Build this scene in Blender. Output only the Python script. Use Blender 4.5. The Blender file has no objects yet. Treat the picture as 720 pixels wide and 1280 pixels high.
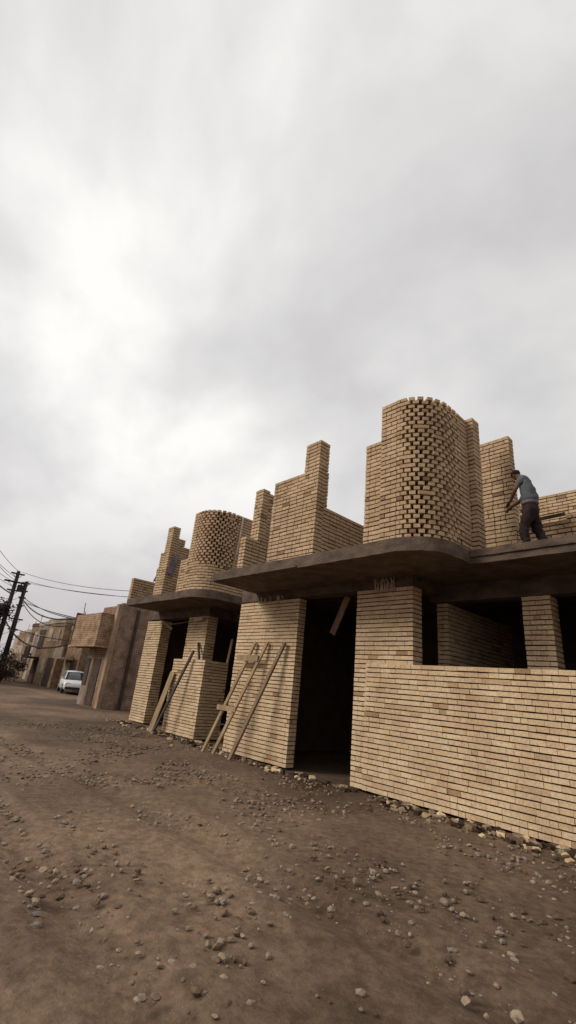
import bpy, bmesh, math, random
from mathutils import Vector, Matrix, noise
random.seed(7)
R = math.radians
scene = bpy.context.scene
COL = scene.collection

# ------------------------------------------------------------------ camera
cam_d = bpy.data.cameras.new('camera')
cam = bpy.data.objects.new('camera', cam_d)
COL.objects.link(cam)
cam_d.sensor_fit = 'VERTICAL'
cam_d.sensor_height = 32.0
cam_d.lens = 32.0 * 570.0 / 1280.0
cam_d.clip_start = 0.05
cam_d.clip_end = 2000
rows = ((0.68616159, 0.2033052, 0.69846207),
        (0.72112407, -0.31643887, -0.61631689),
        (0.09572012, 0.9265708, -0.36373647))
m4 = Matrix(rows).to_4x4()
m4.translation = Vector((0, 0, 1.6))
cam.matrix_world = m4
scene.camera = cam

# ------------------------------------------------------------------ world
SUN_EL, SUN_AZ = 34.0, 212.0          # azimuth clockwise from +Y
world = bpy.data.worlds.new('World')
scene.world = world
world.use_nodes = True
nt = world.node_tree
nt.nodes.clear()
N, L = nt.nodes.new, nt.links.new
out = N('ShaderNodeOutputWorld')
bg = N('ShaderNodeBackground'); bg.inputs['Strength'].default_value = 0.10
sky = N('ShaderNodeTexSky'); sky.sky_type = 'NISHITA'; sky.sun_disc = False
sky.sun_elevation = R(SUN_EL); sky.sun_rotation = R(SUN_AZ)
sky.air_density = 1.0; sky.dust_density = 3.0
tc = N('ShaderNodeTexCoord')
sep = N('ShaderNodeSeparateXYZ'); L(tc.outputs['Generated'], sep.inputs[0])
zz = N('ShaderNodeMath'); zz.operation = 'ADD'; zz.inputs[1].default_value = 0.40; L(sep.outputs['Z'], zz.inputs[0])
zm = N('ShaderNodeMath'); zm.operation = 'MAXIMUM'; zm.inputs[1].default_value = 0.08; L(zz.outputs[0], zm.inputs[0])
dx = N('ShaderNodeMath'); dx.operation = 'DIVIDE'; L(sep.outputs['X'], dx.inputs[0]); L(zm.outputs[0], dx.inputs[1])
dy = N('ShaderNodeMath'); dy.operation = 'DIVIDE'; L(sep.outputs['Y'], dy.inputs[0]); L(zm.outputs[0], dy.inputs[1])
cmb = N('ShaderNodeCombineXYZ'); L(dx.outputs[0], cmb.inputs[0]); L(dy.outputs[0], cmb.inputs[1])
mp = N('ShaderNodeMapping'); mp.inputs['Location'].default_value = (0.7, 4.3, 0.4); mp.inputs['Scale'].default_value = (1.1, 1.35, 1)
mp.inputs['Rotation'].default_value = (0, 0, R(35))
L(cmb.outputs[0], mp.inputs[0])
n1 = N('ShaderNodeTexNoise'); n1.inputs['Scale'].default_value = 1.6; n1.inputs['Detail'].default_value = 7; n1.inputs['Roughness'].default_value = 0.5
n1.inputs['Distortion'].default_value = 0.15
L(mp.outputs[0], n1.inputs['Vector'])
ramp = N('ShaderNodeValToRGB')
e = ramp.color_ramp.elements
e[0].position = 0.34; e[0].color = (5.5, 5.35, 5.36, 1)
e[1].position = 0.64; e[1].color = (8.6, 8.5, 8.2, 1)
q = ramp.color_ramp.elements.new(0.50); q.color = (6.8, 6.68, 6.56, 1)
L(n1.outputs['Fac'], ramp.inputs['Fac'])
# clouds low down are thicker and slightly mauve
mr = N('ShaderNodeMapRange'); mr.inputs['From Min'].default_value = 0.0; mr.inputs['From Max'].default_value = 0.42
L(sep.outputs['Z'], mr.inputs['Value'])
low = N('ShaderNodeMixRGB'); low.blend_type = 'MIX'; low.inputs[1].default_value = (4.75, 4.35, 4.45, 1)
L(mr.outputs[0], low.inputs[0]); L(ramp.outputs[0], low.inputs[2])
mx = N('ShaderNodeMixRGB'); mx.inputs[0].default_value = 0.93
L(sky.outputs[0], mx.inputs[1]); L(low.outputs[0], mx.inputs[2])
# the veiled sun brightens the cloud around it
vd = N('ShaderNodeVectorMath'); vd.operation = 'DOT_PRODUCT'; vd.inputs[1].default_value = Vector((-0.80, 0.30, 0.52)).normalized()
L(tc.outputs['Generated'], vd.inputs[0])
gl = N('ShaderNodeMapRange'); gl.interpolation_type = 'SMOOTHERSTEP'; gl.inputs['From Min'].default_value = 0.45; gl.inputs['From Max'].default_value = 1.0; gl.inputs['To Min'].default_value = 0.98; gl.inputs['To Max'].default_value = 1.12
L(vd.outputs['Value'], gl.inputs['Value'])
gm = N('ShaderNodeVectorMath'); gm.operation = 'SCALE'; L(mx.outputs[0], gm.inputs[0]); L(gl.outputs[0], gm.inputs['Scale'])
L(gm.outputs[0], bg.inputs['Color']); L(bg.outputs[0], out.inputs[0])

sun_d = bpy.data.lights.new('sun', 'SUN'); sun_d.energy = 2.1; sun_d.angle = R(22); sun_d.color = (1.0, 0.93, 0.82)
sun = bpy.data.objects.new('sun', sun_d); COL.objects.link(sun)
az, el = R(SUN_AZ), R(SUN_EL)
sdir = Vector((math.sin(az) * math.cos(el), math.cos(az) * math.cos(el), math.sin(el)))
sun.rotation_euler = sdir.to_track_quat('Z', 'Y').to_euler()
scene.view_settings.view_transform = 'Standard'
scene.view_settings.look = 'None'
scene.view_settings.gamma = 1.0
scene.view_settings.exposure = 0.13
scene.view_settings.use_curve_mapping = False

# ------------------------------------------------------------------ materials
def mat(name):
    m = bpy.data.materials.new(name); m.use_nodes = True
    t = m.node_tree; t.nodes.clear()
    o = t.nodes.new('ShaderNodeOutputMaterial'); b = t.nodes.new('ShaderNodeBsdfPrincipled')
    t.links.new(b.outputs[0], o.inputs[0])
    b.inputs['Roughness'].default_value = 0.9
    b.inputs['Specular IOR Level'].default_value = 0.25
    return m, t, b

def surf(name, c1, c2, scale=3.0, detail=6, rough=0.9, bump=0.15, bscale=40.0, lo=0.35, hi=0.68, metal=0.0, stretch=(1, 1, 1), spec=0.25):
    m, t, b = mat(name)
    tcn = t.nodes.new('ShaderNodeTexCoord'); mpn = t.nodes.new('ShaderNodeMapping'); mpn.inputs['Scale'].default_value = stretch
    t.links.new(tcn.outputs['Object'], mpn.inputs[0])
    n = t.nodes.new('ShaderNodeTexNoise'); n.inputs['Scale'].default_value = scale; n.inputs['Detail'].default_value = detail
    n.inputs['Roughness'].default_value = 0.62
    t.links.new(mpn.outputs[0], n.inputs['Vector'])
    r = t.nodes.new('ShaderNodeValToRGB'); r.color_ramp.elements[0].position = lo; r.color_ramp.elements[1].position = hi
    r.color_ramp.elements[0].color = (*c1, 1); r.color_ramp.elements[1].color = (*c2, 1)
    t.links.new(n.outputs['Fac'], r.inputs['Fac']); t.links.new(r.outputs[0], b.inputs['Base Color'])
    b.inputs['Roughness'].default_value = rough; b.inputs['Metallic'].default_value = metal
    b.inputs['Specular IOR Level'].default_value = spec
    if bump:
        n2 = t.nodes.new('ShaderNodeTexNoise'); n2.inputs['Scale'].default_value = bscale; n2.inputs['Detail'].default_value = 4
        t.links.new(mpn.outputs[0], n2.inputs['Vector'])
        bp = t.nodes.new('ShaderNodeBump'); bp.inputs['Strength'].default_value = bump; bp.inputs['Distance'].default_value = 0.02
        t.links.new(n2.outputs['Fac'], bp.inputs['Height']); t.links.new(bp.outputs[0], b.inputs['Normal'])
    return m

def brick_mat(name, stops, stain=0.5, redtop=None):
    m, t, b = mat(name)
    geo = t.nodes.new('ShaderNodeNewGeometry')
    r = t.nodes.new('ShaderNodeValToRGB'); r.color_ramp.interpolation = 'LINEAR'
    els = r.color_ramp.elements
    els[0].position = stops[0][0]; els[0].color = (*stops[0][1], 1)
    els[1].position = stops[-1][0]; els[1].color = (*stops[-1][1], 1)
    for p, c in stops[1:-1]:
        x = els.new(p); x.color = (*c, 1)
    t.links.new(geo.outputs['Random Per Island'], r.inputs['Fac'])
    tcn = t.nodes.new('ShaderNodeTexCoord')
    n = t.nodes.new('ShaderNodeTexNoise'); n.inputs['Scale'].default_value = 1.6; n.inputs['Detail'].default_value = 5; n.inputs['Roughness'].default_value = 0.6
    t.links.new(tcn.outputs['Object'], n.inputs['Vector'])
    r2 = t.nodes.new('ShaderNodeValToRGB'); r2.color_ramp.elements[0].position = 0.33; r2.color_ramp.elements[1].position = 0.6
    r2.color_ramp.elements[0].color = (0.66, 0.60, 0.56, 1); r2.color_ramp.elements[1].color = (1, 1, 1, 1)
    t.links.new(n.outputs['Fac'], r2.inputs['Fac'])
    mxx = t.nodes.new('ShaderNodeMixRGB'); mxx.blend_type = 'MULTIPLY'; mxx.inputs[0].default_value = stain
    t.links.new(r.outputs[0], mxx.inputs[1]); t.links.new(r2.outputs[0], mxx.inputs[2])
    n3 = t.nodes.new('ShaderNodeTexNoise'); n3.inputs['Scale'].default_value = 26; n3.inputs['Detail'].default_value = 4; n3.inputs['Roughness'].default_value = 0.7
    t.links.new(tcn.outputs['Object'], n3.inputs['Vector'])
    r3 = t.nodes.new('ShaderNodeValToRGB'); r3.color_ramp.elements[0].position = 0.36; r3.color_ramp.elements[1].position = 0.6
    r3.color_ramp.elements[0].color = (0.70, 0.66, 0.62, 1); r3.color_ramp.elements[1].color = (1.05, 1.05, 1.05, 1)
    t.links.new(n3.outputs['Fac'], r3.inputs['Fac'])
    mx2 = t.nodes.new('ShaderNodeMixRGB'); mx2.blend_type = 'MULTIPLY'; mx2.inputs[0].default_value = 0.8
    t.links.new(mxx.outputs[0], mx2.inputs[1]); t.links.new(r3.outputs[0], mx2.inputs[2])
    n4 = t.nodes.new('ShaderNodeTexNoise'); n4.inputs['Scale'].default_value = 4.5; n4.inputs['Detail'].default_value = 8; n4.inputs['Roughness'].default_value = 0.72
    t.links.new(tcn.outputs['Object'], n4.inputs['Vector'])
    r4 = t.nodes.new('ShaderNodeValToRGB'); r4.color_ramp.elements[0].position = 0.56; r4.color_ramp.elements[1].position = 0.70
    r4.color_ramp.elements[0].color = (0, 0, 0, 1); r4.color_ramp.elements[1].color = (0.55, 0.55, 0.55, 1)
    t.links.new(n4.outputs['Fac'], r4.inputs['Fac'])
    mx4 = t.nodes.new('ShaderNodeMixRGB'); mx4.inputs[2].default_value = (0.40, 0.31, 0.22, 1)
    t.links.new(r4.outputs[0], mx4.inputs[0]); t.links.new(mx2.outputs[0], mx4.inputs[1])
    t.links.new(mx4.outputs[0], b.inputs['Base Color'])
    bp = t.nodes.new('ShaderNodeBump'); bp.inputs['Strength'].default_value = 0.35; bp.inputs['Distance'].default_value = 0.008
    t.links.new(n3.outputs['Fac'], bp.inputs['Height']); t.links.new(bp.outputs[0], b.inputs['Normal'])
    return m

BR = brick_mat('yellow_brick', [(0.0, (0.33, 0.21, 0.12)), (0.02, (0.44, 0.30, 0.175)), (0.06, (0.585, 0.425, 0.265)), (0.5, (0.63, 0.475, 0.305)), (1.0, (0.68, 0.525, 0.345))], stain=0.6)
BR_UP_SHADED = brick_mat('yellow_brick_upper_shaded', [(0.0, (0.22, 0.13, 0.085)), (0.03, (0.30, 0.195, 0.12)), (0.06, (0.45, 0.318, 0.195)), (0.5, (0.505, 0.365, 0.227)), (1.0, (0.565, 0.415, 0.268))], stain=0.6)  # same brick, colour lowered to hold the backlit shade of the upper storey
MORTAR = surf('mortar', (0.022, 0.012, 0.007), (0.055, 0.032, 0.019), scale=8, bump=0.4)
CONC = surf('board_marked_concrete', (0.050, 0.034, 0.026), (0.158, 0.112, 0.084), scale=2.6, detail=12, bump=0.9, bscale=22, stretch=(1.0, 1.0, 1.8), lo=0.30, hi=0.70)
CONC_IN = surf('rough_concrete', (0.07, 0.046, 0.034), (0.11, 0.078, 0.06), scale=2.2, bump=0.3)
WOOD = surf('pale_timber', (0.22, 0.15, 0.085), (0.36, 0.26, 0.15), scale=5, bump=0.25, stretch=(1, 1, 0.25))
WOOD_D = surf('weathered_timber', (0.15, 0.10, 0.065), (0.25, 0.175, 0.115), scale=5, bump=0.25, stretch=(1, 1, 0.3))
RAG = surf('pale_rag', (0.38, 0.29, 0.23), (0.55, 0.44, 0.36), scale=8)
STEEL = surf('rusty_steel', (0.03, 0.022, 0.02), (0.07, 0.045, 0.035), scale=14, bump=0.2, rough=0.7)
POLE = surf('dark_pole_steel', (0.022, 0.018, 0.018), (0.045, 0.035, 0.033), scale=3, rough=0.7)
WIRE = surf('black_cable', (0.015, 0.013, 0.014), (0.03, 0.026, 0.028), bump=0)
DIRT = None

def flat(name, c, rough=0.6, metal=0.0, spec=0.4):
    m, t, b = mat(name); b.inputs['Base Color'].default_value = (*c, 1)
    b.inputs['Roughness'].default_value = rough; b.inputs['Metallic'].default_value = metal; b.inputs['Specular IOR Level'].default_value = spec
    return m

# ------------------------------------------------------------------ object helpers
def link(name, me, parent=None):
    o = bpy.data.objects.new(name, me); COL.objects.link(o)
    if parent is not None:
        o.parent = parent
        o.matrix_parent_inverse = Matrix.Identity(4)
        o.location = -parent.location if parent.rotation_euler.z == 0 else Vector((0, 0, 0))
    return o

def empty(name, loc=(0, 0, 0)):
    o = bpy.data.objects.new(name, None); COL.objects.link(o); o.location = loc; o.empty_display_size = 0.3
    return o

def tag(o, label=None, cat=None, group=None, kind=None):
    if label: o['label'] = label
    if cat: o['category'] = cat
    if group: o['group'] = group
    if kind: o['kind'] = kind
    return o

class MB:
    """collects boxes, bars and tubes, then links them as ONE mesh"""
    def __init__(s): s.v = []; s.f = []; s.m = []; s.sm = []
    def add(s, vs, fs, mi=0, smooth=False):
        b = len(s.v); s.v.extend([tuple(v) for v in vs]); s.f.extend([tuple(b + i for i in f) for f in fs])
        s.m.extend([mi] * len(fs)); s.sm.extend([smooth] * len(fs))
    def obox(s, c, ax, ay, az_, mi=0):
        c = Vector(c); ax = Vector(ax); ay = Vector(ay); az_ = Vector(az_)
        vs = [c + sx * ax + sy * ay + sz * az_ for sz in (-1, 1) for sx, sy in ((-1, -1), (1, -1), (1, 1), (-1, 1))]
        s.add(vs, [(0, 3, 2, 1), (4, 5, 6, 7), (0, 1, 5, 4), (1, 2, 6, 5), (2, 3, 7, 6), (3, 0, 4, 7)], mi)
    def box(s, x0, x1, y0, y1, z0, z1, mi=0):
        s.obox(((x0 + x1) / 2, (y0 + y1) / 2, (z0 + z1) / 2), ((x1 - x0) / 2, 0, 0), (0, (y1 - y0) / 2, 0), (0, 0, (z1 - z0) / 2), mi)
    def bar(s, p, q, w, h, mi=0, up=(0, 0, 1)):
        p = Vector(p); q = Vector(q); d = (q - p); l = d.length; d.normalize()
        u = Vector(up)
        if abs(d.dot(u)) > 0.95: u = Vector((1, 0, 0))
        sd = d.cross(u).normalized(); u2 = sd.cross(d).normalized()
        s.obox((p + q) / 2, d * l / 2, sd * w / 2, u2 * h / 2, mi)
    def tube(s, pts, rads, n=8, mi=0, cap=True, smooth=True):
        pts = [Vector(p) for p in pts]
        if not hasattr(rads, '__len__'): rads = [rads] * len(pts)
        vs = []; prev = None
        for i, p in enumerate(pts):
            d = (pts[min(i + 1, len(pts) - 1)] - pts[max(i - 1, 0)]).normalized()
            u = prev if prev is not None else (Vector((0, 0, 1)) if abs(d.z) < 0.9 else Vector((1, 0, 0)))
            a = d.cross(u).normalized(); b = a.cross(d).normalized(); prev = b
            for k in range(n):
                t = 2 * math.pi * k / n
                vs.append(p + (a * math.cos(t) + b * math.sin(t)) * rads[i])
        fs = []
        for i in range(len(pts) - 1):
            for k in range(n):
                fs.append((i * n + k, i * n + (k + 1) % n, (i + 1) * n + (k + 1) % n, (i + 1) * n + k))
        if cap:
            fs.append(tuple(range(n))[::-1]); fs.append(tuple((len(pts) - 1) * n + k for k in range(n)))
        s.add(vs, fs, mi, smooth)
    def prism(s, poly, z0, z1, mi=0):
        n = len(poly)
        vs = [(x, y, z0) for x, y in poly] + [(x, y, z1) for x, y in poly]
        fs = [tuple(range(n))[::-1], tuple(range(n, 2 * n))] + [(i, (i + 1) % n, n + (i + 1) % n, n + i) for i in range(n)]
        s.add(vs, fs, mi)
    def build(s, name, mats, parent=None):
        me = bpy.data.meshes.new(name)
        if not isinstance(mats, (list, tuple)): mats = [mats]
        if parent is not None:
            ox, oy, oz = parent.location
        me.from_pydata(s.v, [], s.f)
        for m in mats: me.materials.append(m)
        me.polygons.foreach_set('material_index', s.m)
        me.polygons.foreach_set('use_smooth', s.sm)
        me.validate(); me.update()
        bm = bmesh.new(); bm.from_mesh(me); bmesh.ops.recalc_face_normals(bm, faces=bm.faces); bm.to_mesh(me); bm.free()
        return link(name, me, parent)

# ------------------------------------------------------------------ brickwork
C = 0.0915
def lay(M, p, d, nrm, length, z0, z1, depth=0.115, style='up', par0=0, inset=(0, 0), skip=None, ragged=False, own=None):
    """courses of single bricks on a face starting at p, along d, facing nrm"""
    p = Vector((p[0], p[1], 0)); d = Vector((d[0], d[1], 0)).normalized(); nn = Vector((nrm[0], nrm[1], 0)).normalized()
    ncour = max(1, round((z1 - z0) / (C if style == 'up' else 0.0905))); ch = (z1 - z0) / ncour
    jt = 0.0225 if style == 'up' else 0.0195
    jv = 0.015 if style == 'up' else 0.006
    for k in range(ncour):
        par = (k + par0) % 2
        a = inset[par] if own is None else own[par]
        s0, s1 = a, length - a
        s = s0
        first = True
        zc = z0 + (k + 0.5) * ch
        wob = random.uniform(-0.0015, 0.0015)
        while s < s1 - 0.02:
            if style == 'up':
                bl = random.choice((0.24,) * 6 + (0.115,)) + random.uniform(-0.006, 0.006)
                if first: bl = 0.24 if par else 0.1175 + random.uniform(-0.01, 0.01)
            else:
                bl = random.choice((0.24, 0.24, 0.24, 0.118, 0.118, 0.36, 0.48, 0.18)) + random.uniform(-0.012, 0.012)
                if first and par: bl = random.choice((0.12, 0.17, 0.24))
            first = False
            bl = min(bl, s1 - s)
            if s1 - (s + bl) < 0.06: bl = s1 - s
            e0 = s + (jv / 2 if s > s0 + 1e-4 else 0); e1 = s + bl - (jv / 2 if s + bl < s1 - 1e-4 else 0)
            s += bl
            if e1 - e0 < 0.01: continue
            mid = (e0 + e1) / 2
            if skip and skip(mid, zc): continue
            o = random.gauss(0, 0.0028); o = max(-0.008, min(0.008, o))
            rot = random.gauss(0, 0.006) if style == 'up' else random.gauss(0, 0.003)
            hh = (ch - jt) / 2 + random.uniform(-0.002, 0.0015)
            tilt = random.gauss(0, 0.006)
            dd = (d + nn * rot).normalized(); nv = Vector((dd.y, -dd.x, 0))
            if nv.dot(nn) < 0: nv = -nv
            up = Vector((0, 0, 1)) + dd * tilt
            c = p + d * mid + nn * (o - depth / 2) + Vector((0, 0, zc + wob + random.uniform(-0.002, 0.002)))
            M.obox(c, dd * (e1 - e0) / 2 + Vector((0, 0, -tilt * (e1 - e0) / 2)), nv * depth / 2, Vector((0, 0, 1)) * hh)

def brick_box(name, parent, x0, x1, y0, y1, z0, z1, style='up', label=None, holes=None, core=0.032, finish=None):
    M = MB()
    lx, ly = x1 - x0, y1 - y0
    dp = min(0.115, min(lx, ly) / 2 - 0.004)
    j = 0.008
    ownx = (0, dp + j); owny = (dp + j, 0)
    lay(M, (x0, y0), (1, 0), (0, -1), lx, z0, z1, dp, style, 0, own=ownx)
    lay(M, (x0, y1), (1, 0), (0, 1), lx, z0, z1, dp, style, 0, own=ownx)
    lay(M, (x0, y0), (0, 1), (-1, 0), ly, z0, z1, dp, style, 0, own=owny)
    lay(M, (x1, y0), (0, 1), (1, 0), ly, z0, z1, dp, style, 0, own=owny)
    M.box(x0 + core, x1 - core, y0 + core, y1 - core, z0 + 0.004, z1 - 0.012, 1)
    if finish: finish(M)
    o = M.build(name, [BR_UP_SHADED if style == 'up' else BR, MORTAR], parent)
    if label: o['label'] = label
    return o

def tower(name, parent, xl, yf, xr, yb, rad, z0, z1, label=None, tight=0, ry=None, pre=0.0, post=0.30):
    """curved wall: flat stretchers, a quarter round of spaced headers, then straight back"""
    ry = ry or rad
    M = MB(); cx, cy = xr - rad, yf + ry
    NA = 240; el_ = [(cx + rad * math.sin(math.pi / 2 * i / NA), cy - ry * math.cos(math.pi / 2 * i / NA)) for i in range(NA + 1)]
    cum = [0.0]
    for i in range(NA): cum.append(cum[-1] + math.hypot(el_[i + 1][0] - el_[i][0], el_[i + 1][1] - el_[i][1]))
    arc = cum[-1]
    L1 = cx - xl; L2 = yb - cy
    nc = round((z1 - z0) / 0.0935); ch = (z1 - z0) / nc
    th = 0.24
    def frame(s):
        if s < L1: return Vector((xl + s, yf, 0)), Vector((1, 0, 0)), Vector((0, -1, 0))
        if s < L1 + arc:
            t_ = s - L1; i = min(NA - 1, next(j for j in range(NA) if cum[j + 1] >= t_ - 1e-9))
            f_ = (t_ - cum[i]) / (cum[i + 1] - cum[i])
            ax_, ay_ = el_[i]; bx_, by_ = el_[i + 1]
            d_ = Vector((bx_ - ax_, by_ - ay_, 0)).normalized()
            return Vector((ax_ + (bx_ - ax_) * f_, ay_ + (by_ - ay_) * f_, 0)), d_, Vector((d_.y, -d_.x, 0))
        return Vector((xr, cy + s - L1 - arc, 0)), Vector((0, 1, 0)), Vector((1, 0, 0))
    tot = L1 + arc + L2
    grid = [0.0]
    while grid[-1] < arc + pre + post + 0.15:
        t = min(1, max(0, grid[-1] / (arc + pre + post))); grid.append(grid[-1] + 0.152 + 0.030 * min(1, 6 * t, 6 * (1.02 - t)))
    for k in range(nc):
        s = 0.0; zc = z0 + (k + 0.5) * ch; first = True; odd = k % 2
        starts = [L1 - pre + (grid[i] + grid[i + 1]) / 2 if odd else L1 - pre + grid[i] for i in range(len(grid) - 1)]
        starts = [g for g in starts if g < min(L1 + arc + post, tot - 0.3) + (0.10 if odd else 0.0)]
        gi = 0
        if k < tight:
            keep = int(len(starts) * (0.5 + 0.5 * k / tight)); starts = starts[len(starts) - max(0, keep - int(len(starts) * .5)):] if k > 2 else []
        while s < tot - 0.02:
            nxt = starts[gi] if gi < len(starts) else None
            if nxt is not None and s >= nxt - 0.03:
                bl = 0.112 + random.uniform(-0.006, 0.006)
                if random.random() < 0.02 and gi + 1 < len(starts):
                    bl = starts[gi + 1] - nxt + 0.118; gi += 1
                gi += 1
                dep = th - 0.03 + random.uniform(-0.01, 0.01); o = random.gauss(0.0, 0.006)
                e0, e1 = nxt, nxt + bl
                s = e1 + 0.012 if gi < len(starts) else e1 + 0.014
                if gi < len(starts): s = starts[gi]
                rot = random.gauss(0, 0.045)
            else:
                bl = 0.24 + random.uniform(-0.006, 0.006)
                if first and odd: bl = 0.12
                lim = nxt if nxt is not None else tot
                if s + bl > lim - 0.05: bl = lim - s
                e0, e1 = s, s + bl - 0.013
                s += bl; dep = 0.115; o = random.gauss(0, 0.003); rot = random.gauss(0, 0.006)
            first = False
            if e1 - e0 < 0.02 or e1 > tot + 0.001: continue
            P, d, n = frame((e0 + e1) / 2)
            d2 = (d + n * rot).normalized(); n2 = Vector((d2.y, -d2.x, 0))
            hz = (ch - 0.023) / 2 + random.uniform(-0.002, 0.001)
            M.obox(P + n * (o - dep / 2) + Vector((0, 0, zc + random.uniform(-0.0025, 0.0025))), d2 * (e1 - e0) / 2, n2 * dep / 2, Vector((random.gauss(0, .0004), random.gauss(0, .0004), hz)))
    # left end, back bricks and inner leaf
    lay(M, (xl, yf + 0.125), (0, 1), (-1, 0), th - 0.125, z0, z1, 0.115, 'up')
    lay(M, (xr - th, yb), (1, 0), (0, 1), th, z0, z1, 0.05, 'up')
    lay(M, (xl, yf + th), (1, 0), (0, 1), L1, z0, z1, 0.1, 'up')
    lay(M, (xr - th, cy), (0, 1), (-1, 0), L2, z0, z1, 0.1, 'up')
    # mortar core following the same path, set back behind the headers
    n = 14; po = []; pi = []
    def off(s, w):
        P, d, nn = frame(s); return P - nn * w
    ss = [0.02] + [(L1 - pre) * .5, L1 - pre - .03, L1 - pre - .01] + [L1 + arc * i / n for i in range(n + 1)] + [L1 + arc + .10, L1 + arc + post - .04, L1 + arc + post, tot - 0.02]
    vs = []; 
    for s_ in ss:
        wo = 0.022 if (s_ < L1 - pre - 0.02 or s_ > L1 + arc + post - 0.02) else 0.13
        a = off(s_, wo); b = off(s_, th - 0.02)
        vs += [(a.x, a.y, z0 + .004), (b.x, b.y, z0 + .004), (a.x, a.y, z1 - 0.10), (b.x, b.y, z1 - 0.10)]
    fs = []
    for i in range(len(ss) - 1):
        a = i * 4; b = a + 4
        fs += [(a, b, b + 2, a + 2), (a + 1, a + 3, b + 3, b + 1), (a + 2, b + 2, b + 3, a + 3), (a, a + 1, b + 1, b)]
    fs += [(0, 2, 3, 1), (len(vs) - 4, len(vs) - 3, len(vs) - 1, len(vs) - 2)]
    M.add(vs, fs, 1)
    o = M.build(name, [BR_UP_SHADED, MORTAR], parent)
    if label: o['label'] = label
    return o

def slab(name, parent, xl, yf, xr, rad, ystep, xend, yback, xback, yleft, z0, z1, ry=None):
    ry = ry or rad
    cx, cy = xr - rad, yf + ry
    poly = [(xl, yf)]
    for i in range(17):
        a = math.pi / 2 * i / 16
        poly.append((cx + rad * math.sin(a), cy - ry * math.cos(a)))
    poly += [(xr, ystep), (xend, ystep), (xend, yback), (xback, yback), (xback, yleft), (xl, yleft)]
    fine = []
    for i in range(len(poly)):
        (ax, ay), (bx, by) = poly[i], poly[(i + 1) % len(poly)]
        n_ = max(1, int(math.hypot(bx - ax, by - ay) / 0.14))
        for k_ in range(n_):
            t = k_ / n_; x = ax + (bx - ax) * t; y = ay + (by - ay) * t
            if y < 9.0: x += noise.noise(Vector((x * 2.3, y * 2.3, 1))) * 0.010 + random.uniform(-.003, .003); y += noise.noise(Vector((x * 2.3, y * 2.3, 5))) * 0.012 + random.uniform(-.003, .003)
            fine.append((x, y))
    M = MB(); M.prism(fine, z0, z1)
    M.v = [(x, y, z + (noise.noise(Vector((x * 3, y * 3, z))) * 0.012 + (random.uniform(-.006, .004) if z < 4.2 else 0))) if y < 9.0 else (x, y, z) for x, y, z in M.v]
    o = M.build(name, [CONC], parent)
    bm = bmesh.new(); bm.from_mesh(o.data)
    bmesh.ops.triangulate(bm, faces=[f for f in bm.faces if len(f.verts) > 4])
    bm.to_mesh(o.data); bm.free()
    return o

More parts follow.
